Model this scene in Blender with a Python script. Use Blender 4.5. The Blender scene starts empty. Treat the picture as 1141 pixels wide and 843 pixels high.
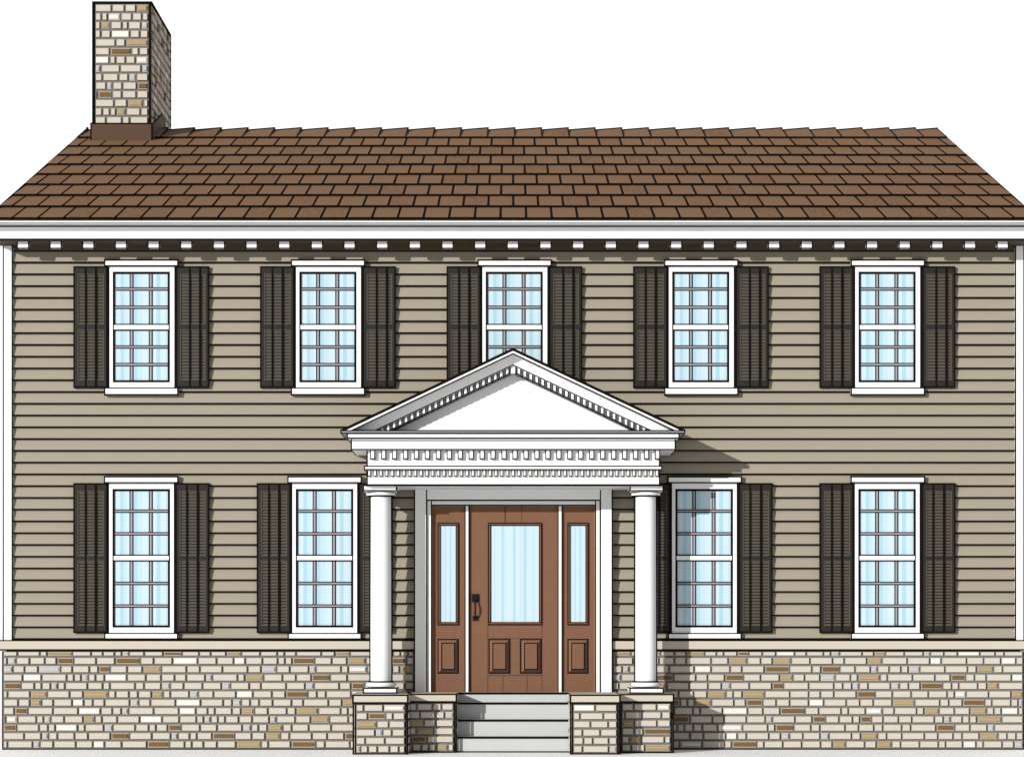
import bpy, math, random
from mathutils import Vector
random.seed(7)
C = bpy.context.scene.collection
SC = bpy.context.scene

# ------------------------------------------------------------------ frame of reference
# X right, Y away from the viewer, Z up; wall plane is Y = 0, ground is Z = 0, 1 m = 100 px at the wall
F = 2600.0; DC = 26.0; CZ = 1.345; CX = 570.5; HY = 700.0
def X(px, d=0.0): return (px - CX) * (DC - d) / F
def Z(py, d=0.0): return CZ + (HY - py) * (DC - d) / F

# ------------------------------------------------------------------ materials
def lin(c):
    c /= 255.0
    return c / 12.92 if c <= 0.04045 else ((c + 0.055) / 1.055) ** 2.4
LIT = 1.75
def mat(name, srgb, rough=0.6, k=1.0, noise=0.06, scale=9.0, spec=0.3, flecks=None, stretch=(1, 1, 1)):
    m = bpy.data.materials.new(name); m.use_nodes = True
    nt = m.node_tree; b = nt.nodes['Principled BSDF']
    base = [min(0.93, lin(c) / LIT * k) for c in srgb]
    b.inputs['Roughness'].default_value = rough
    b.inputs['Specular IOR Level'].default_value = spec
    tc = nt.nodes.new('ShaderNodeTexCoord'); mp = nt.nodes.new('ShaderNodeMapping')
    mp.inputs['Scale'].default_value = stretch
    nz = nt.nodes.new('ShaderNodeTexNoise'); nz.inputs['Scale'].default_value = scale
    nz.inputs['Detail'].default_value = 5
    nt.links.new(tc.outputs['Object'], mp.inputs[0]); nt.links.new(mp.outputs[0], nz.inputs['Vector'])
    mx = nt.nodes.new('ShaderNodeMix'); mx.data_type = 'RGBA'
    mx.inputs['A'].default_value = [c * (1 - noise) for c in base] + [1]
    mx.inputs['B'].default_value = [min(.9, c * (1 + noise)) for c in base] + [1]
    nt.links.new(nz.outputs['Fac'], mx.inputs['Factor'])
    out = mx.outputs['Result']
    if flecks:
        n2 = nt.nodes.new('ShaderNodeTexNoise'); n2.inputs['Scale'].default_value = 26
        n2.inputs['Detail'].default_value = 3
        nt.links.new(tc.outputs['Object'], n2.inputs['Vector'])
        rp = nt.nodes.new('ShaderNodeMapRange'); rp.inputs[1].default_value = .58; rp.inputs[2].default_value = .62
        rp.inputs[4].default_value = .75
        nt.links.new(n2.outputs['Fac'], rp.inputs[0])
        m2 = nt.nodes.new('ShaderNodeMix'); m2.data_type = 'RGBA'
        nt.links.new(rp.outputs[0], m2.inputs['Factor']); nt.links.new(out, m2.inputs['A'])
        m2.inputs['B'].default_value = [lin(c) / LIT for c in flecks] + [1]
        out = m2.outputs['Result']
    nt.links.new(out, b.inputs['Base Color'])
    return m
INK = mat('black_edge_line', (24, 20, 18), .9, noise=0, spec=.05)
WHITE = mat('white_paint', (255, 255, 255), .5, k=1.2, noise=.01)
GREYP = mat('grey_sash_paint', (172, 170, 173), .5, noise=.02)
SIDING = mat('taupe_clapboard', (174, 164, 145), .7, noise=.05, scale=6, stretch=(.6, 1, 6))
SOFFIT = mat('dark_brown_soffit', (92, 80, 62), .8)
CAP = mat('cream_cap_stone', (222, 211, 194), .8, noise=.03)
CREAM = mat('cream_stone', (224, 215, 200), .85, noise=.04, scale=14)
PALE = mat('pale_joint', (190, 180, 162), .9)
TAN = mat('tan_stone', (194, 166, 118), .85, noise=.08, scale=14)
BROWN = mat('brown_stone', (130, 96, 56), .85, noise=.1, scale=14)
OFFW = mat('white_stone', (252, 249, 242), .85, noise=.02)
BLUEG = mat('blue_grey_stone', (206, 208, 212), .85, noise=.06, scale=14)
MORTAR = mat('grey_mortar', (132, 128, 124), .95)
ROOF = mat('brown_shingle', (142, 108, 79), .9, noise=.05, scale=30, spec=.08)
ROOFM = mat('brown_shingle_flecked', (140, 105, 76), .9, noise=.05, scale=20, flecks=(84, 52, 34), spec=.08)
FLASH = mat('brown_flashing', (102, 79, 64), .7, noise=.03, spec=.08)
WOOD = mat('brown_stained_wood', (138, 99, 75), .6, spec=.12, noise=.14, scale=10, stretch=(5, 5, .5))
WDARK = mat('dark_wood_groove_and_shade', (78, 48, 34), .6)
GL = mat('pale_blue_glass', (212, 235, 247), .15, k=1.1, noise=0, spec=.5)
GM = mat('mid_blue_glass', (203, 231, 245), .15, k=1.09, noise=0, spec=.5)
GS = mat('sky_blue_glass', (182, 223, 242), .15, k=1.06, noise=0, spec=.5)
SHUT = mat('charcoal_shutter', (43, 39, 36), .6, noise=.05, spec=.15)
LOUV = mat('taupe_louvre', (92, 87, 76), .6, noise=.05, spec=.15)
STEP = mat('grey_step_concrete', (217, 220, 219), .8, noise=.03, scale=4)
METAL = mat('black_iron', (20, 18, 17), .5, noise=0, spec=.15)
GROUND = mat('white_gravel', (255, 255, 255), .95, k=2, noise=.02, scale=2)

# ------------------------------------------------------------------ mesh builder
class MB:
    def __init__(s, *mats): s.v = []; s.f = []; s.m = []; s.mats = list(mats)
    def mi(s, m):
        if m not in s.mats: s.mats.append(m)
        return s.mats.index(m)
    def face(s, pts, m):
        n = len(s.v); s.v += [tuple(p) for p in pts]; s.f.append(tuple(range(n, n + len(pts)))); s.m.append(s.mi(m))
    def ink(s, pts, m, w):
        """convex planar face with an inked border of per-edge widths w (edge i runs pts[i] -> pts[i+1])"""
        pts = [Vector(p) for p in pts]; n = len(pts)
        if not isinstance(w, (list, tuple)): w = [w] * n
        if max(w) <= 0: return s.face(pts, m)
        nor = Vector((0, 0, 0))
        for i in range(n): nor += pts[i].cross(pts[(i + 1) % n])
        nor.normalize()
        ed = [(pts[(i + 1) % n] - pts[i]).normalized() for i in range(n)]
        inn = [nor.cross(e) for e in ed]
        q = []
        for i in range(n):
            a, b = inn[i - 1], inn[i]; c = a.dot(b); den = 1 - c * c
            if den < 1e-9: q.append(pts[i] + b * w[i]); continue
            wa, wb = w[i - 1], w[i]
            al = (wa - wb * c) / den; be = (wb - wa * c) / den
            q.append(pts[i] + a * al + b * be)
        if any((q[(i + 1) % n] - q[i]).dot(ed[i]) <= 1e-5 for i in range(n)): return s.face(pts, INK)
        s.face(q, m)
        for i in range(n):
            if w[i] > 0 or w[i - 1] > 0 or w[(i + 1) % n] > 0:
                if w[i] > 0: s.face([pts[i], pts[(i + 1) % n], q[(i + 1) % n], q[i]], INK)
        return
    def box(s, x0, x1, y0, y1, z0, z1, m, w=0.0, fw=None, front=None):
        """y0 is the front; fw = (bottom, right, top, left) border widths of the front face"""
        if x0 > x1: x0, x1 = x1, x0
        if z0 > z1: z0, z1 = z1, z0
        if y0 > y1: y0, y1 = y1, y0
        a, b, c, d = (x0, y0, z0), (x1, y0, z0), (x1, y0, z1), (x0, y0, z1)
        e, f, g, h = (x0, y1, z0), (x1, y1, z0), (x1, y1, z1), (x0, y1, z1)
        s.ink([a, b, c, d], front or m, list(fw) if fw else w)
        s.ink([f, e, h, g], m, w); s.ink([b, f, g, c], m, w); s.ink([e, a, d, h], m, w)
        s.ink([d, c, g, h], m, w); s.ink([e, f, b, a], m, w)
    def pbox(s, px0, px1, py0, py1, d1, d0, m, w=0.0, fw=None):
        """front face drawn from picture measures at d1 metres in front of the wall, running back to d0"""
        s.box(X(px0, d1), X(px1, d1), -d1, -d0, Z(py1, d1), Z(py0, d1), m, w, fw)
    def prism(s, poly, y0, y1, m, w=0.0, fw=None):
        """poly: (x,z) counter-clockwise seen from the front"""
        n = len(poly)
        s.ink([(x, y0, z) for x, z in poly], m, fw if fw else w)
        s.ink([(x, y1, z) for x, z in reversed(poly)], m, w)
        for i in range(n):
            (xa, za), (xb, zb) = poly[i], poly[(i + 1) % n]
            s.ink([(xa, y0, za), (xa, y1, za), (xb, y1, zb), (xb, y0, zb)], m, w)
    def lathe(s, cx, cy, prof, m, n=40, inkz=()):
        for i in range(len(prof) - 1):
            (r0, z0), (r1, z1) = prof[i], prof[i + 1]
            mm = INK if i in inkz else m
            for k in range(n):
                a, b = 2 * math.pi * k / n, 2 * math.pi * (k + 1) / n
                P = lambda r, t, z: (cx + r * math.cos(t), cy + r * math.sin(t), z)
                s.face([P(r0, a, z0), P(r0, b, z0), P(r1, b, z1), P(r1, a, z1)], mm)
    def build(s, name, parent=None, smooth=False):
        me = bpy.data.meshes.new(name); me.from_pydata(s.v, [], s.f)
        for m in s.mats: me.materials.append(m)
        me.polygons.foreach_set('material_index', s.m)
        if smooth:
            import bmesh
            bm = bmesh.new(); bm.from_mesh(me); bmesh.ops.remove_doubles(bm, verts=bm.verts, dist=1e-5)
            for f in bm.faces: f.smooth = True
            for e in bm.edges:
                if len(e.link_faces) == 2 and e.calc_face_angle(0) > .6: e.smooth = False
            bm.to_mesh(me); bm.free()
        me.update()
        o = bpy.data.objects.new(name, me); C.objects.link(o)
        if parent: o.parent = parent
        return o
def copy_part(o, loc, parent=None):
    c = o.copy(); C.objects.link(c); c.location = loc
    c.parent = parent if parent else o.parent
    for ch in list(o.children):
        g = ch.copy(); C.objects.link(g); g.parent = c
    return c
L = .014   # ordinary line width, metres

# ------------------------------------------------------------------ ground
g = MB()
g.face([(-600, -600, 0), (600, -600, 0), (600, 1500, 0), (-600, 1500, 0)], GROUND)
go = g.build('ground'); go['kind'] = 'structure'; go['label'] = 'flat pale white ground along the foot of the stone wall'; go['category'] = 'ground'

# ------------------------------------------------------------------ the house
house = bpy.data.objects.new('house', None); C.objects.link(house)
house['label'] = 'two storey taupe clapboard house with brown shingle roof, dark shutters and a white columned portico'
house['category'] = 'house'

XL, XR = X(3), X(1140.5)
YR = (DC - .54) / .811 - DC            # ridge
YE = -.54                              # roof edge
DE, DR = DC + YE, DC + YR
ZE = CZ + (HY - 245) * DE / F; ZR = CZ + (HY - 145.5) * DR / F
YB = 2 * YR - YE                       # back eave
def roofz(y): return ZE + (ZR - ZE) * ((y - YE) / (YR - YE)) if y <= YR else ZE + (ZR - ZE) * ((YB - y) / (YB - YR))

# masonry core with gables, clapboards on the three other sides
w = MB()
zt = Z(274) - .02
core_l, core_r, yb = XL + .04, XR - .04, YB - .45
w.box(core_l, core_r, 0, yb, 0, zt, MORTAR)
for xx in (core_l, core_r):
    w.face([(xx, 0, zt), (xx, yb, zt), (xx, YR, roofz(YR) - .12)], SIDING)
# front clapboards: tilted boards with a dark butt edge
rows = [280.5] + [293.5 + 13.08 * k for k in range(33)]
def clap(x0, x1, z1, z0):
    t, b = .006, .035
    e = .017
    zz = z0 + e; yy = -(b - (b - t) * e / (z1 - z0))
    w.face([(x0, yy, zz), (x1, yy, zz), (x1, -t, z1), (x0, -t, z1)], SIDING)
    w.face([(x0, -b, z0), (x1, -b, z0), (x1, yy, zz), (x0, yy, zz)], INK)
    w.face([(x0, 0, z0), (x1, 0, z0), (x1, -b, z0), (x0, -b, z0)], INK)
for i in range(len(rows) - 1):
    z1, z0 = Z(rows[i]), Z(rows[i + 1])
    if rows[i + 1] > 543:
        clap(X(14), X(461.5), z1, z0); clap(X(682.5), X(1131), z1, z0)
    else: clap(X(14), X(1131), z1, z0)
# side and back clapboards
for i in range(len(rows) - 1):
    z1, z0 = Z(rows[i]), Z(rows[i + 1])
    for xx, s in ((core_l, -1), (core_r, 1)):
        w.face([(xx + s * .03, 0, z0), (xx + s * .03, yb, z0), (xx + s * .008, yb, z1), (xx + s * .008, 0, z1)], SIDING)
        w.face([(xx, 0, z0), (xx, yb, z0), (xx + s * .03, yb, z0), (xx + s * .03, 0, z0)], INK)
    w.face([(core_l, yb + .03, z0), (core_r, yb + .03, z0), (core_r, yb + .008, z1), (core_l, yb + .008, z1)], SIDING)
w.build('clapboard_wall', house)

m = MB()
m.pbox(3, 14.2, 274, 713, .05, 0, WHITE, L, (0, L, 0, L))
m.build('corner_board', house)
m = MB()
m.pbox(1131, 1141.5, 274, 713, .05, 0, WHITE, L, (0, L, 0, L))
m.build('corner_board', house)

# ------------------------------------------------------------------ stonework
def stones(M, x0, x1, z0, z1, y, rowh, top_first=None, jx=.021, jz=.022, flip=None, seed=1):
    """rows of random ledgestone on a plane facing -Y at depth y; flip maps (u, depth, z) for a side face"""
    R = random.Random(seed)
    P = flip or (lambda u, q, z: (u, y - q, z))
    z = z1; first = True
    prev = 0
    while z > z0 + .02:
        h = top_first if (first and top_first) else rowh
        first = False
        zl = max(z - h, z0)
        u = x0 - R.uniform(0, .12)
        sinceacc = R.randint(0, 3)
        while u < x1:
            ln = R.choice((.08, .10, .13, .15, .17, .19, .21, .25, .28))
            if x1 - (u + ln) < .05: ln = x1 - u + .001
            a, b = max(u, x0), min(u + ln, x1)
            u += ln
            if b - a < .03: continue
            p, q_, r, s_ = a + jx / 2, b - jx / 2, zl + jz / 2, z - jz / 2
            mt = CREAM; inset = 0
            sinceacc += 1
            if sinceacc >= 3 and R.random() < .5:
                if b - a < .125: mt = BLUEG; inset = .008
                else:
                    mt = R.choice((TAN, BROWN, OFFW, TAN, BROWN)); inset = .010 if mt is not OFFW else .003
                    if mt is not OFFW and R.random() < .12: mt = OFFW if R.random() < .5 else BLUEG
                sinceacc = 0
            if inset:
                M.face([P(p, .010, r), P(q_, .010, r), P(q_, .010, s_), P(p, .010, s_)], PALE if mt in (TAN, BROWN) else CREAM)
                p += inset; q_ -= inset; r += inset * 1.25; s_ -= inset * 1.25
            o = .004; t0, t1 = (.0105 if inset else 0), .02 + R.uniform(0, .006)
            M.face([P(p + o, t1, r + o), P(q_ - o, t1, r + o), P(q_ - o, t1, s_ - o), P(p + o, t1, s_ - o)], mt)
            A = [(p, r), (q_, r), (q_, s_), (p, s_)]; B = [(p + o, r + o), (q_ - o, r + o), (q_ - o, s_ - o), (p + o, s_ - o)]
            for i in range(4):
                j = (i + 1) % 4
                M.face([P(A[i][0], t0, A[i][1]), P(A[j][0], t0, A[j][1]), P(B[j][0], t1, B[j][1]), P(B[i][0], t1, B[i][1])], mt)
        z = zl
m = MB()
m.box(XL, X(461.5), -.035, 0, 0, Z(725), MORTAR, 0, (.014, 0, 0, .014))
m.box(X(682.5), XR, -.035, 0, 0, Z(725), MORTAR, 0, (.014, .014, 0, 0))
stones(m, XL + .014, X(461.5), .014, Z(724.5), -.035, .0928, .066, seed=3)
stones(m, X(682.5), XR - .014, .014, Z(724.5), -.035, .0928, .066, seed=5)
m.box(XL - .004, XL + .036, .001, yb, 0, Z(725), CREAM); m.box(XR - .036, XR + .004, .001, yb, 0, Z(725), CREAM)
m.build('stone_foundation', house)
m = MB()
m.pbox(-2, 461.5, 712.5, 724.5, .075, 0, CAP, L, (.018, .0, .014, .014))
m.pbox(682.5, 1145, 712.5, 724.5, .075, 0, CAP, L, (.018, .014, .014, .0))
m.build('foundation_cap', house)

# ------------------------------------------------------------------ eave
m = MB()
xl, xr = -5.73, 5.73
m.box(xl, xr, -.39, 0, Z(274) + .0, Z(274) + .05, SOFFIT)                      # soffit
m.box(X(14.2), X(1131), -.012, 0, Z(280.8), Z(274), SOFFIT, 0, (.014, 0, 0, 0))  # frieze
m.build('soffit', house)
m = MB()
d = .38
m.box(xl, xr, -d - .02, -d, Z(267.8, d), Z(252.0, d), WHITE, L, (.018, 0, .0, 0))
m.box(xl, xr, -.49, -d, Z(252.9, .49), Z(247.6, .49), WHITE, L, (.017, 0, 0, 0))
m.box(xl, xr, -.515, -d, Z(247.6, .515), Z(245.4, .515), WHITE, L, (0, 0, 0, 0))
fas = m.build('fascia', house)
b0 = None
m = MB()
m.box(0, X(32.8, d) - X(19, d), -.305, -.255, Z(277.0, .305), Z(274) - .002, WHITE, L, (.012, .014, 0, .014))
b0 = m.build('eave_bracket', fas); b0.location = (X(18.7, .305), 0, 0)
for k in range(1, 31):
    c = b0.copy(); C.objects.link(c); c.parent = fas; c.location = (X(18.7 + 36.39 * k, .305), 0, 0)

# ------------------------------------------------------------------ roof
m = MB()
NR = 9
sl = math.hypot(YR - YE, ZR - ZE); uy, uz = (YR - YE) / sl, (ZR - ZE) / sl; ny, nz_ = -uz, uy
def RP(x, s, h): return (x, YE + uy * s + ny * h, ZE + uz * s + nz_ * h)
th = .03
# deck
m.face([RP(xl, 0, 0), RP(xr, 0, 0), RP(xr, sl, 0), RP(xl, sl, 0)], INK)
m.face([(xl, YR, ZR), (xr, YR, ZR), (xr, YB, ZE), (xl, YB, ZE)], ROOF)
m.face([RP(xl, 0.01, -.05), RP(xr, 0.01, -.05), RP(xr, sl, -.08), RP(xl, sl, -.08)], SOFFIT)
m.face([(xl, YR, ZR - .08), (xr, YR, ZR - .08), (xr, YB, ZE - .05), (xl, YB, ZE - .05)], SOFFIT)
for x in (xl, xr):
    s = -1 if x < 0 else 1
    # dark drip edge along both rakes
    a, b = sorted((x, x + s * .018))
    for (y0, z0, y1, z1) in ((YE, ZE, YR, ZR), (YR, ZR, YB, ZE)):
        q = [(y0, z0 - .1), (y1, z1 - .1), (y1, z1 + .006), (y0, z0 + .022)] if y0 < YR else [(y0, z0 - .1), (y1, z1 - .1), (y1, z1 + .022), (y0, z0 + .006)]
        for xx in (a, b): m.face([(xx, yy, zz) for yy, zz in q], INK)
        for i in range(4):
            j = (i + 1) % 4
            m.face([(a, *q[i]), (b, *q[i]), (b, *q[j]), (a, *q[j])], INK)
rr = random.Random(11)
rowl = sl / NR
for i in range(NR - 1):
    s0, s1 = i * rowl, (i + 1) * rowl + .01
    off = -5.446 if i % 2 == 0 else -5.586
    x = off - .28 * 2
    while x < xr:
        a, b = max(x + .014, xl), min(x + .28 - .013, xr)
        x += .28
        if b - a < .02: continue
        mt = ROOFM if rr.random() < .2 else ROOF
        t = th + rr.uniform(-.002, .002); hb = .004
        A, B, Cc, D = RP(a, s0, t), RP(b, s0, t), RP(b, s1, hb), RP(a, s1, hb)
        m.face([A, B, Cc, D], mt)
        m.face([RP(a, s0 - .001, .002), RP(b, s0 - .001, .002), B, A], INK)
        m.face([A, D, RP(a, s1, 0), RP(a, s0, 0)], INK); m.face([B, RP(b, s0, 0), RP(b, s1, 0), Cc], INK)
# ridge caps, each lapped over the next so the ridge reads as a saw edge
s0 = (NR - 1) * rowl
x = -4.62 - .359 * 4
def BP(x, s, h): # back slope point, s metres down from the ridge
    return (x, YR + uy * s, ZR - uz * s + h)
while x < xr:
    a, b = max(x, xl), min(x + .359, xr)
    fh = lambda v, x=x: .002 + .030 * (v - x) / .359
    fa, fb = fh(a), fh(b)
    x += .359
    if b - a < .02: continue
    mt = ROOFM if rr.random() < .25 else ROOF
    n_ = 6
    A, B = RP(a, s0, th), RP(b, s0, th)
    T0 = (a, YR, ZR + fa); T1 = (b, YR, ZR + fb)
    jw = .022; bm_ = b - jw; fm = fh(bm_)
    m.face([A, RP(bm_, s0, th), (bm_, YR, ZR + fm), T0], mt)
    m.face([RP(bm_, s0, th), B, T1, (bm_, YR, ZR + fm)], INK)
    m.face([RP(a, s0 - .001, 0), RP(b, s0 - .001, 0), B, A], INK)
    m.face([T0, T1, BP(b, rowl, .03), BP(a, rowl, .03)], mt)
    m.face([B, RP(b, s0, 0), (b, YR, ZR - .02), T1], INK)
    m.face([T1, (b, YR, ZR - .02), BP(b, rowl, -.02), BP(b, rowl, .03)], INK)
    # thin dark lip along the crest
    m.face([(a, YR - .02, ZR + fa - .002), (b, YR - .02, ZR + fb - .002), (b, YR - .01, ZR + fb + .013), (a, YR - .01, ZR + fa + .013)], INK)
    m.face([(a, YR - .01, ZR + fa + .013), (b, YR - .01, ZR + fb + .013), (b, YR + .02, ZR + fb - .004), (a, YR + .02, ZR + fa - .004)], INK)
m.build('roof', house)

# ------------------------------------------------------------------ chimney
# front face meets the roof at picture row 157
lo, hi = YE, YR
for _ in range(60):
    mid = (lo + hi) / 2
    py = HY - (roofz(mid) - CZ) * F / (DC + mid)
    if py > 157: lo = mid
    else: hi = mid
yc = lo; dc = DC + yc
cx0, cx1 = (104 - CX) * dc / F, (167.4 - CX) * dc / F
y2 = (cx1 * F / (188.5 - CX)) - DC
ZY = lambda py: CZ + (HY - py) * dc / F
ctop = ZY(3)
m = MB()
zb = roofz(yc) - .2
e = .016
m.box(cx0, cx1, yc, y2, zb, ctop, MORTAR, e * 1.3)
stones(m, cx0 + e * 1.3, cx1 - e * 1.3, ZY(139), ctop - e * 1.3, yc, .113, seed=64, jx=.028, jz=.026)
stones(m, yc + e * 1.3, y2 - e * 1.3, ZY(150), ctop - e * 1.3, 0, .113, seed=22, jx=.028, jz=.026,
       flip=lambda u, q, z: (cx1 + q, u, z))
stones(m, yc + e * 1.3, y2 - e * 1.3, ZY(150), ctop - e * 1.3, 0, .113, seed=23, jx=.028, jz=.026,
       flip=lambda u, q, z: (cx0 - q, u, z))
# outer edge beads
for xx in (cx0 - .012, cx1 - .006):
    m.box(xx, xx + .018, yc - .028, yc - .001, zb, ctop, INK)
m.box(cx1 + .001, cx1 + .028, y2 - .018, y2 + .006, zb, ctop, INK)
m.box(cx0 - .012, cx1 + .028, yc - .028, yc + .02, ctop - .012, ctop + .008, INK)
m.box(cx1 - .02, cx1 + .028, yc + .02, y2, ctop - .012, ctop + .008, INK)
ch = m.build('chimney', house)
m = MB()
zf = ZY(137.5); q = .035
m.box(cx0 - q, cx1 + q, yc - q, yc + .002, roofz(yc - q) - .02, zf, FLASH, .02)
hh = zf - roofz(yc)
for xa, xb in ((cx1 + .0015, cx1 + q), (cx0 - q, cx0 - .0015)):
    poly = [(yc + .002, roofz(yc) - .02), (YR, ZR - .02), (y2 + q, roofz(y2 + q) - .02), (y2 + q, roofz(y2) + hh * .75), (YR, ZR + hh * 1.0), (yc + .002, zf)]
    for xx in ((xb, xa) if xa > cx0 + .1 else (xa, xb)):
        pts = [(xx, yy, zz) for yy, zz in poly]
        # split into two convex halves
        m.ink([pts[0], pts[1], pts[4], pts[5]], FLASH, [.02, 0, .02, .02])
        m.ink([pts[1], pts[2], pts[3], pts[4]], FLASH, [.02, .02, .02, 0])
    for i in range(6):
        j = (i + 1) % 6
        m.face([(xa, *poly[i]), (xb, *poly[i]), (xb, *poly[j]), (xa, *poly[j])], INK)
m.build('flashing', ch)

# ------------------------------------------------------------------ windows
def make_window(c, head, cas, sill, glass, rail, hbars):
    """all picture measures; head/sill (x0,x1,y0,y1) etc."""
    m = MB()
    d = .047
    cx0_, cx1_, cy0, cy1 = cas; gx0, gx1, gy0, gy1 = glass
    m.pbox(cx0_, gx0, cy0, cy1, d, .034, WHITE, .01, (.0, 0, .0, .018))
    m.pbox(gx1, cx1_, cy0, cy1, d, .034, WHITE, .01, (.0, .018, .0, 0))
    m.pbox(gx0, gx1, cy0, gy0, d, .034, WHITE, .01, (0, 0, 0, 0))
    m.pbox(gx0, gx1, gy1, cy1, d, .034, WHITE, .01, (0, 0, 0, 0))
    win = m.build('window', house)
    m = MB(); m.pbox(*head, .078, .034, WHITE, L, (.016, .016, .018, .016)); m.build('window_head', win)
    m = MB(); m.pbox(*sill, .078, .034, WHITE, L, (.018, .016, .014, .016)); m.build('sill', win)
    # panes: one sheet of pale blue with upright stripes in deeper blues
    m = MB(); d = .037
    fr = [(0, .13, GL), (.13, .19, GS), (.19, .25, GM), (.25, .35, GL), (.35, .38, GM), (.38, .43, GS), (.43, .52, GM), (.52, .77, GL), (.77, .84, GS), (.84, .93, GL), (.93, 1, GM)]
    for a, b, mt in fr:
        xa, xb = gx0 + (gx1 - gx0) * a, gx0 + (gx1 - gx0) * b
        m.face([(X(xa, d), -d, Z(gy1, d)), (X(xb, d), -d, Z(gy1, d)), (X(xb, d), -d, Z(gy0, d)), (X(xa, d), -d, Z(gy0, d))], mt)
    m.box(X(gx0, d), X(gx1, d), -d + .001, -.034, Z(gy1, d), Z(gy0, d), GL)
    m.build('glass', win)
    # black gasket round the glass and muntins
    m = MB(); d = .042; t = 2.0
    m.pbox(gx0 - .4, gx1 + .4, gy0 - .4, gy0 + t, .049, .038, INK); m.pbox(gx0 - .4, gx1 + .4, gy1 - t, gy1 + .4, .049, .038, INK)
    m.pbox(gx0 - .4, gx0 + t, gy0 + t, gy1 - t, .049, .038, INK); m.pbox(gx1 - t, gx1 + .4, gy0 + t, gy1 - t, .049, .038, INK)
    for f in (.327, .667):
        xc = gx0 + (gx1 - gx0) * f
        m.pbox(xc - 2.2, xc + 2.2, gy0 + t, gy1 - t, d, .038, GREYP, 0, (0, .012, 0, .012))
    for y in hbars:
        m.pbox(gx0 + t, gx1 - t, y - 1.9, y + 1.9, d + .003, .038, GREYP, 0, (.011, 0, .011, 0))
    m.build('muntin', win)
    m = MB(); m.pbox(gx0 + 1, gx1 - 1, rail[0], rail[1], .052, .038, WHITE, .008, (.014, 0, .014, 0)); m.build('meeting_rail', win)
    return win
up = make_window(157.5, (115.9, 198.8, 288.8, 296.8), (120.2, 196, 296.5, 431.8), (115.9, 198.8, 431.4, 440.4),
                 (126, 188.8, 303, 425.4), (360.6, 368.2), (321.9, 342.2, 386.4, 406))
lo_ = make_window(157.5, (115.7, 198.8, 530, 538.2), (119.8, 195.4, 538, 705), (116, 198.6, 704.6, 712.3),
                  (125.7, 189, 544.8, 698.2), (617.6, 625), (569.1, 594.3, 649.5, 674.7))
def make_shutter(x0, x1, y0, y1, panels, f1, f2):
    m = MB(); d = .066
    pl, pr = x0 + 4.8, x1 - 4.0
    pys = [y0] + [v for p in panels for v in p] + [y1]
    W = .018
    m.pbox(x0, pl, y0, y1, d, .036, SHUT, .01, (.02, 0, .02, W)); m.pbox(pr, x1, y0, y1, d, .036, SHUT, .01, (.02, W, .02, 0))
    m.pbox(pl, pr, y0, panels[0][0], d, .036, SHUT, 0, (0, 0, .02, 0))
    m.pbox(pl, pr, panels[0][1], panels[1][0], d, .036, SHUT, 0, (0, 0, 0, 0))
    m.pbox(pl, pr, panels[1][1], y1, d, .036, SHUT, 0, (.02, 0, 0, 0))
    m.pbox(pl, pr, panels[0][0], panels[1][1], .045, .036, INK)
    sh = m.build('shutter', house)
    wd = x1 - x0
    m = MB()
    for f, hw in ((f1, 1.0), (f2, 1.35)):
        m.pbox(x0 + wd * f - hw, x0 + wd * f + hw, y0 + 1, y1 - 1, d + .003, .06, INK)
    m.build('shutter_groove', sh)
    for (a, b) in panels:
        m = MB()
        # thin taupe bead around the panel and tilted slats inside it
        t = .9
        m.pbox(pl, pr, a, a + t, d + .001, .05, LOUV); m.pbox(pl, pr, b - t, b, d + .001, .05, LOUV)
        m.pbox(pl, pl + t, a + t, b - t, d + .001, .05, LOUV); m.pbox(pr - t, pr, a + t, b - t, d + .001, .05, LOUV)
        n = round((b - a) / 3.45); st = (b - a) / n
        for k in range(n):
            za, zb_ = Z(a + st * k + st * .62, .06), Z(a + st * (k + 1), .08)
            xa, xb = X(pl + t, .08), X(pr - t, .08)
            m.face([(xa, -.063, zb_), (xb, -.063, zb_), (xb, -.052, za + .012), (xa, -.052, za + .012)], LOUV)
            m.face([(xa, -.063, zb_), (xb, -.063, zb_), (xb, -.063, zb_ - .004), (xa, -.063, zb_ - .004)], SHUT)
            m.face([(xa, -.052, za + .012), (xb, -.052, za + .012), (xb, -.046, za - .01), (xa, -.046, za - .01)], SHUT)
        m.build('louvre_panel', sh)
    return sh
UPP = ((305.2, 361.2), (367.2, 423.3)); LOP = ((546.6, 619), (624, 696.7))
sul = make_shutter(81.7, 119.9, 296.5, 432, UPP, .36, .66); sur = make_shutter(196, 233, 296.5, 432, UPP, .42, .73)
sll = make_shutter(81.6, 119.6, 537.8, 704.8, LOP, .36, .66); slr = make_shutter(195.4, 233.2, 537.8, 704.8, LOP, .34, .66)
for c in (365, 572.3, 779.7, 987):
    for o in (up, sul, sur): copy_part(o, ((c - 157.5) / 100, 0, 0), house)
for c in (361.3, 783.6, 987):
    for o in (lo_, sll, slr): copy_part(o, ((c - 157.5) / 100, 0, 0), house)

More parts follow.
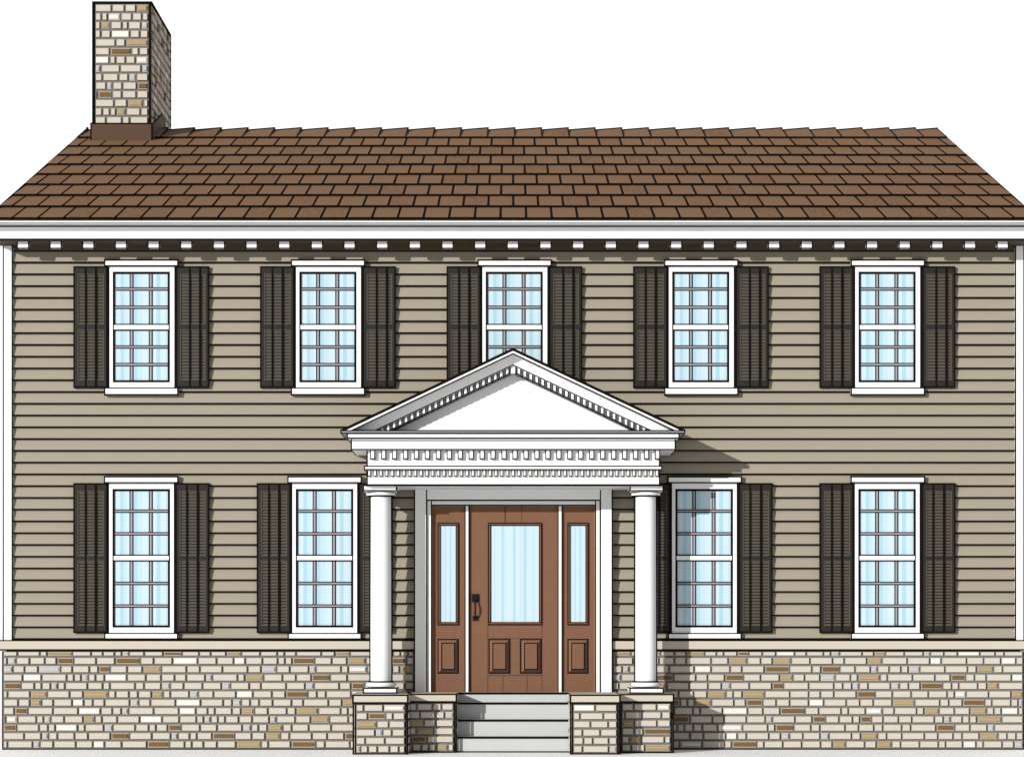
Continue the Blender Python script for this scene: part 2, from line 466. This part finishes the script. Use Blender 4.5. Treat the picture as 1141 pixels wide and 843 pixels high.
# ------------------------------------------------------------------ door surround
m = MB()
d = .11
m.pbox(461, 476, 535, 771.5, d, 0, WHITE, L, (0, .014, 0, .016))
m.pbox(668.4, 683, 535, 771.5, d, 0, WHITE, L, (0, .016, 0, .014))
m.pbox(476, 668.4, 535, 557.6, d, 0, WHITE, L, (.014, 0, 0, 0))
d = .085
m.pbox(476, 481.4, 557.6, 771.5, d, 0, WHITE, L, (0, .014, 0, 0.004))
m.pbox(663, 668.4, 557.6, 771.5, d, 0, WHITE, L, (0, .004, 0, .014))
m.pbox(481.4, 663, 557.6, 563.2, d, 0, WHITE, L, (.014, 0, .004, 0))
m.pbox(517.6, 523.6, 563.2, 771.5, .06, 0, WHITE, L, (0, .018, 0, .014))
m.pbox(621.2, 627, 563.2, 771.5, .06, 0, WHITE, L, (0, .014, 0, .014))
m.build('door_surround', house)
def glazed(parent, x0, x1, y0, y1, stripes, name='glass_light'):
    m = MB(); t = 3.5
    m.pbox(x0, x1, y0, y0 + t, .052, .034, WOOD, 0, (.011, 0.01, .013, .01)); m.pbox(x0, x1, y1 - t, y1, .052, .034, WOOD, 0, (.013, .01, .011, .01))
    m.pbox(x0, x0 + t, y0 + t, y1 - t, .052, .034, WOOD, 0, (0, .011, 0, .013)); m.pbox(x1 - t, x1, y0 + t, y1 - t, .052, .034, WOOD, 0, (0, .013, 0, .011))
    m.build('glazing_bead', parent)
    m = MB(); d = .042
    xs = x0 + t; xe = x1 - t
    cuts = sorted([0, 1] + [v for a, b, _ in stripes for v in (a, b)])
    for a, b in zip(cuts, cuts[1:]):
        if b - a < 1e-6: continue
        mt = GL
        for p, q, k in stripes:
            if p - 1e-6 <= a and b <= q + 1e-6: mt = k
        m.face([(X(xs + (xe - xs) * a, d), -d, Z(y1 - t, d)), (X(xs + (xe - xs) * b, d), -d, Z(y1 - t, d)),
                (X(xs + (xe - xs) * b, d), -d, Z(y0 + t, d)), (X(xs + (xe - xs) * a, d), -d, Z(y0 + t, d))], mt)
    m.build('glass', parent)
def panel(M, x0, x1, y0, y1, d=.036):
    # moulded panel: dark ring, sloping wooden border, dark inner ring, raised field
    M.pbox(x0, x1, y0, y1, d + .004, d, INK)
    a = 1.4; b = 4.2
    o = [(x0 + a, y1 - a), (x1 - a, y1 - a), (x1 - a, y0 + a), (x0 + a, y0 + a)]
    i_ = [(x0 + b, y1 - b), (x1 - b, y1 - b), (x1 - b, y0 + b), (x0 + b, y0 + b)]
    for k in range(4):
        j = (k + 1) % 4
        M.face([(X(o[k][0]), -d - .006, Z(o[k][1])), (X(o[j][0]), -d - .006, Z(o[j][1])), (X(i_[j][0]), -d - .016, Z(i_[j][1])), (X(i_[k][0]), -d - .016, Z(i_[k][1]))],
               WDARK if k in (0, 1) else WOOD)  # lower and right slopes get the dark wood as painted shade
    M.pbox(x0 + b, x1 - b, y0 + b, y1 - b, d + .016, d + .004, WOOD, 0, (.012, .012, .012, .012))
def make_side(x0, x1, gx0, gx1):
    m = MB(); m.pbox(x0, x1, 563.0, 771.5, .036, 0, WOOD, 0, (0, 0, 0, 0))
    o = m.build('sidelight', house)
    glazed(o, gx0, gx1, 582, 696, ((.12, .2, GM), (.28, .36, GS), (.55, .6, GM), (.62, .72, GS)))
    m = MB(); panel(m, gx0, gx1, 711.3, 750); m.build('lower_panel', o)
make_side(481.4, 517.7, 487.5, 511.2); make_side(627, 663.2, 632.2, 655.8)
m = MB(); d = .038
m.pbox(523.6, 621.2, 563.0, 771.5, d, 0, WOOD)
G = lambda a, b, c, e_, wd=WDARK: m.pbox(a, b, c, e_, d + .0015, d - .002, wd)
G(562.2, 563.8, 563.5, 582); G(580.9, 581.7, 563.5, 582); G(543.2, 543.9, 696, 771); G(603.6, 604.3, 696, 771)
G(544.0, 603.5, 751.6, 752.4); G(560, 560.7, 752.6, 771); G(587, 587.7, 752.6, 771); G(568.8, 569.4, 711, 751); G(579.0, 579.6, 711, 751); G(544, 603.5, 710.2, 710.8)
door = m.build('door', house)
glazed(door, 543.6, 604, 582, 696, ((.06, .1, GM), (.22, .26, GS), (.26, .3, GM), (.46, .51, GS), (.6, .66, GM), (.68, .74, GS), (.86, .92, GM)))
for a in (544.4, 579.7):
    m = MB(); panel(m, a, a + 23.9, 711.3, 750, .038); m.build('lower_panel', door)
m = MB()
m.pbox(525.8, 533.6, 661.3, 670.3, .055, .038, METAL); m.pbox(527.4, 532.0, 663.2, 668, .07, .055, METAL)
m.pbox(526.6, 532.6, 685.8, 691, .055, .038, METAL)
pts = []
for k in range(13):
    t = k / 12
    pts.append((X(529.7), -(.062 + .045 * math.sin(math.pi * t) ** .7), Z(667.5 + 21 * t), .011 if .2 < t < .8 else .009))
for k in range(12):
    (xa, ya, za, ra), (xb, yb_, zb_, rb) = pts[k], pts[k + 1]
    for q in range(8):
        a, b = q * math.pi / 4, (q + 1) * math.pi / 4
        m.face([(xa + ra * math.cos(a), ya + ra * math.sin(a), za), (xa + ra * math.cos(b), ya + ra * math.sin(b), za),
                (xb + rb * math.cos(b), yb_ + rb * math.sin(b), zb_), (xb + rb * math.cos(a), yb_ + rb * math.sin(a), zb_)], METAL)
m.build('handle', door)

# ------------------------------------------------------------------ portico
D0 = .76
m = MB()
# architrave box (frieze), open porch ceiling on its underside
m.pbox(408.3, 735.7, 501, 541.3, D0, 0.04, WHITE, L, (.022, .016, 0, .016))
m.pbox(405.4, 738, 518.4, 523.6, D0 + .045, .04, WHITE, L, (.014, .014, .014, .014))
m.pbox(406.9, 410.4, 524.2, 530.6, D0 + .03, D0, WHITE, 0, (.008, .012, .0, .012)) if False else None
ent = m.build('entablature', house)
m = MB()
m.pbox(390.7, 753.2, 488.2, 501.2, D0 + .08, .04, WHITE, L, (.014, .016, 0, .016))
m.pbox(386.2, 757.4, 482.3, 488.4, D0 + .165, .04, WHITE, L, (.014, .016, .01, .016))
m.pbox(379.2, 763.6, 478.8, 482.6, D0 + .19, .04, GREYP, L, (.010, .014, .014, .014))
m.build('cornice', ent)
m = MB(); dd = D0 + .045
m.pbox(412.2, 418.0, 501.2, 511.4, dd, D0, WHITE, .009, (.012, .011, 0, .011))
dn = m.build('dentil_block', ent)
for k in range(1, 27):
    c = dn.copy(); C.objects.link(c); c.parent = ent; c.location = ((12.21 * k) * (DC - dd) / F, 0, 0)
m = MB(); dd = D0 + .025
m.pbox(409.6, 413.2, 523.4, 530.8, dd, D0, WHITE, .006, (.011, .008, 0, .008))
dn = m.build('small_dentil', ent)
for k in range(1, 51):
    c = dn.copy(); C.objects.link(c); c.parent = ent; c.location = ((6.41 * k) * (DC - dd) / F, 0, 0)

# pediment
AX = 571.6
def tri_band(M, ytop, yin, ybase, d1, d0, m_, wo, wi, clip=None):
    """two raking boards; ytop/yin are apex heights of outer and inner edge, slope .475"""
    S = .475
    for s in (-1, 1):
        P = lambda px, py: (X(px, d1), Z(py, d1))
        ap_o, ap_i = P(AX, ytop), P(AX, yin)
        bo, bi = P(AX + s * (ybase - ytop) / S, ybase), P(AX + s * (ybase - yin) / S, ybase)
        if s < 0: M.prism([bo, bi, ap_i, ap_o], -d1, -d0, m_, 0, [.008, wi, 0, wo])
        else: M.prism([bi, bo, ap_o, ap_i], -d1, -d0, m_, 0, [.008, wo, 0, wi])
ped = None
m = MB()
P = lambda px, py, d: (X(px, d), Z(py, d))
dT = D0 - .13
m.prism([P(AX - (479.4 - 412) / .475, 479.4, dT), P(AX + (479.4 - 412) / .475, 479.4, dT), P(AX, 412, dT)], -dT, -.04, WHITE, 0)
ped = m.build('pediment', house)
m = MB()
tri_band(m, 388.3, 394.8, 480, D0 + .188, .04, WHITE, .022, .016)
m.build('raking_cornice', ped)
m = MB()
tri_band(m, 394.8, 407, 480, D0 + .06, .04, WHITE, 0, .012)
m.build('raking_bed_moulding', ped)
m = MB()
tri_band(m, 406, 416, 480, D0 + .0, .04, GREYP, .0, .02)
m.build('raking_frieze', ped)
S = .475; dd = D0 + .03
kk = 0
for s in (-1, 1):
    for k in range(22):
        xc = 6.5 + 6.63 * k
        hw = 2.3
        if xc > 148: break
        m = MB()
        xa, xb = AX + s * (xc - hw), AX + s * (xc + hw)
        ya, yb2 = 406.8 + S * (xc - hw), 406.8 + S * (xc + hw)
        h = 7.4
        quad = [P(xa, ya + h, dd), P(xb, yb2 + h, dd), P(xb, yb2, dd), P(xa, ya, dd)]
        if s < 0: quad = [quad[1], quad[0], quad[3], quad[2]]
        m.prism(quad, -dd, -D0 - .001, WHITE, 0, [.010, .010, .004, .010])
        m.build('raking_dentil', ped)
m = MB()  # centre dentil
m.prism([P(AX - 3.4, 417, dd), P(AX + 3.4, 417, dd), P(AX + 3.4, 408.8, dd), P(AX, 407.2, dd), P(AX - 3.4, 408.8, dd)], -dd, -D0 - .001, WHITE, 0, [.01, .01, 0, 0, .01])
m.build('raking_dentil', ped)
# portico roof behind the raking cornice
m = MB()
for s in (-1, 1):
    d1 = D0 + .188
    a = Vector((X(AX, d1), 0, Z(388.3, d1) + .001)); b = Vector((X(AX + s * 192.5, d1), 0, Z(479.6, d1) + .001))
    n = Vector((0, 0, .012))
    for (q0, q1) in ((-d1 + .03, -.036),):
        top = [(a.x, q0, a.z + .012), (b.x, q0, b.z + .012), (b.x, q1, b.z + .012), (a.x, q1, a.z + .012)]
        m.face(top if s > 0 else top[::-1], ROOF)
        m.face([(a.x, q0, a.z), (b.x, q0, b.z), (b.x, q0, b.z + .012), (a.x, q0, a.z + .012)], INK)
m.build('portico_roof', house)

# columns
def column(pc, pw):
    dcn = .50
    cx = X(pc, dcn); cy = -dcn
    k = (DC - dcn) / F
    zz = lambda py: CZ + (HY - py) * k
    R = pw * k / 2 - .012
    m = MB()
    m.lathe(cx, cy, [(R, zz(760)), (R * 1.0, zz(700)), (R * .99, zz(640)), (R * .97, zz(552))], WHITE, 64)
    # dark seams where the two half shells of the shaft meet
    for s in (-1, 1):
        a, b = sorted((cx + s * (R * .93), cx + s * (R + .014)))
        m.box(a, b, cy - .006, cy + .006, zz(759), zz(552.6), INK)
    # joints top and bottom
    m.lathe(cx, cy, [(R + .004, zz(553.6)), (R + .004, zz(552))], INK, 48)
    m.lathe(cx, cy, [(R + .004, zz(759.6)), (R + .004, zz(758))], INK, 48)
    col = m.build('column', house, smooth=True)
    def ring(name, py0, py1, rpx):
        m = MB(); r1 = rpx * k; h0, h1 = zz(py1), zz(py0); hh = (h1 - h0) / 2; zc = (h0 + h1) / 2
        prof = [(R * .9, h0), (r1 - hh, h0)]
        for q in range(1, 10):
            t = -math.pi / 2 + math.pi * q / 10
            prof.append((r1 - hh + hh * math.cos(t), zc + hh * math.sin(t)))
        prof += [(r1 - hh, h1), (R * .9, h1)]
        n = len(prof)
        m.lathe(cx, cy, prof, WHITE, 48, inkz=(0, 1, 2, 3, n - 5, n - 4, n - 3, n - 2))
        m.box(cx - r1 - .006, cx - r1 + .01, cy - .006, cy + .006, zc - hh * .25, zc + hh * .25, INK)
        m.box(cx + r1 - .01, cx + r1 + .006, cy - .006, cy + .006, zc - hh * .25, zc + hh * .25, INK)
        m.build(name, col, smooth=True)
    ring('echinus', 547.6, 553.2, 16.4); ring('base_ring', 758.2, 765.6, 16.4)
    hw = 19.1 * k
    m = MB(); m.box(cx - hw, cx + hw, cy - hw, cy + hw, zz(547.8), zz(541.6), WHITE, .010, (.012, .016, .010, .016)); m.build('abacus', col)
    m = MB(); m.box(cx - hw, cx + hw, cy - hw, cy + hw, zz(771.6), zz(765.2), WHITE, .010, (.014, .016, .014, .016)); m.build('plinth', col)
    return zz(771.6)
zp = column(424.5, 25.6); column(719.4, 25.6)

# piers, cheek walls and steps
def pier(px0, px1, d, name, seed, dback=.04):
    m = MB()
    x0, x1 = X(px0, d), X(px1, d)
    zc = zp - .10
    m.box(x0, x1, -d, -dback, 0, zc, MORTAR, .012, (.014, .014, 0, .014))
    rh = (zc - .014) / 6
    stones(m, x0 + .013, x1 - .013, .014, zc, -d, rh, None, seed=seed)
    for fl, sd in ((lambda u, q, z: (x0 - q, u, z), 1), (lambda u, q, z: (x1 + q, u, z), 2)):
        stones(m, -d + .013, -dback - .02, .014, zc, 0, rh, None, seed=seed + sd, flip=fl)
    for xx in (x0 - .022, x1 + .004): m.box(xx, xx + .018, -d - .024, -d - .001, 0, zc, INK)
    m.box(x0 - .02, x1 + .02, -d - .022, -d - .001, 0, .012, INK)
    o = m.build(name, house)
    m = MB(); m.box(x0 - .026, x1 + .026, -d - .035, -dback, zc, zp - .001, CAP, .01, (.020, .02, .016, .02)); m.build('cap_stone', o)
pier(395.2, 452.8, 1.02, 'stone_pier', 41)
pier(454.8, 507.0, .67, 'cheek_wall', 44)
pier(637.2, 689.0, 1.02, 'cheek_wall', 47)
pier(691.2, 748.6, .74, 'stone_pier', 50)
m = MB()
sx0, sx1 = X(507.6, .6), X(636.8, .6)
# levels follow rows 782, 801, 820 of the picture
tops = [zp, Z(782, .34), Z(801, .48), Z(820, .62)]
ds = [.20, .34, .48, .62]
for i in range(4):
    zbot = tops[i + 1] if i < 3 else 0
    m.box(sx0, sx1, -ds[i], -(.04 if i == 0 else ds[i - 1]), max(0, zbot - .03), tops[i], STEP, 0, (0, .0, .022, .0))
    m.box(sx0, sx1, -ds[i] - .012, -ds[i], tops[i] - .022, tops[i] - .001, INK)
m.box(X(461, .1), X(683, .1), -.19, -.03, tops[0] - .2, tops[0] - .002, STEP)
m.box(sx0, sx1, -.632, -.62, 0, .014, INK)
m.build('steps', house)

# ------------------------------------------------------------------ camera
cam = bpy.data.cameras.new('camera'); co = bpy.data.objects.new('camera', cam); C.objects.link(co)
co.location = (0, -DC, CZ); co.rotation_euler = (math.radians(90), 0, 0)
cam.sensor_fit = 'HORIZONTAL'; cam.sensor_width = 36; cam.lens = 36 * F / 1141
cam.shift_x = 0; cam.shift_y = (HY - 421.5) / 1141
cam.clip_start = .5; cam.clip_end = 4000
SC.camera = co

# ------------------------------------------------------------------ light
dirv = Vector((.84, 1.0, -.34)).normalized()
sun = bpy.data.lights.new('sun', 'SUN'); so = bpy.data.objects.new('sun', sun); C.objects.link(so)
sun.energy = 5.0; sun.angle = math.radians(.5); sun.color = (1, .985, .96)
so.rotation_euler = dirv.to_track_quat('-Z', 'Y').to_euler(); so.location = (-8, -18, 12)
to = -dirv
elev = math.asin(to.z); az = math.atan2(to.x, to.y)
wd = bpy.data.worlds.new('World'); SC.world = wd; wd.use_nodes = True
nt = wd.node_tree; bg = nt.nodes['Background']; bg.inputs['Strength'].default_value = .1
sk = nt.nodes.new('ShaderNodeTexSky'); sk.sky_type = 'NISHITA'; sk.sun_disc = False
sk.sun_elevation = elev; sk.sun_rotation = az
# bright even white cloud: full behind the house, thinner on the sunny side
tc = nt.nodes.new('ShaderNodeTexCoord'); sp = nt.nodes.new('ShaderNodeSeparateXYZ')
nt.links.new(tc.outputs['Generated'], sp.inputs[0])
mr = nt.nodes.new('ShaderNodeMapRange'); mr.inputs[1].default_value = -.2; mr.inputs[2].default_value = .6
mr.inputs[3].default_value = 4.6; mr.inputs[4].default_value = 12.5
nt.links.new(sp.outputs['Y'], mr.inputs[0])
cc = nt.nodes.new('ShaderNodeCombineColor')
for i in range(3): nt.links.new(mr.outputs[0], cc.inputs[i])
mx = nt.nodes.new('ShaderNodeMix'); mx.data_type = 'RGBA'; mx.inputs['Factor'].default_value = .9
nt.links.new(sk.outputs[0], mx.inputs['A']); nt.links.new(cc.outputs[0], mx.inputs['B'])
nt.links.new(mx.outputs['Result'], bg.inputs['Color'])

SC.view_settings.view_transform = 'Standard'; SC.view_settings.look = 'None'
SC.view_settings.exposure = 0; SC.view_settings.gamma = 1; SC.view_settings.use_curve_mapping = False
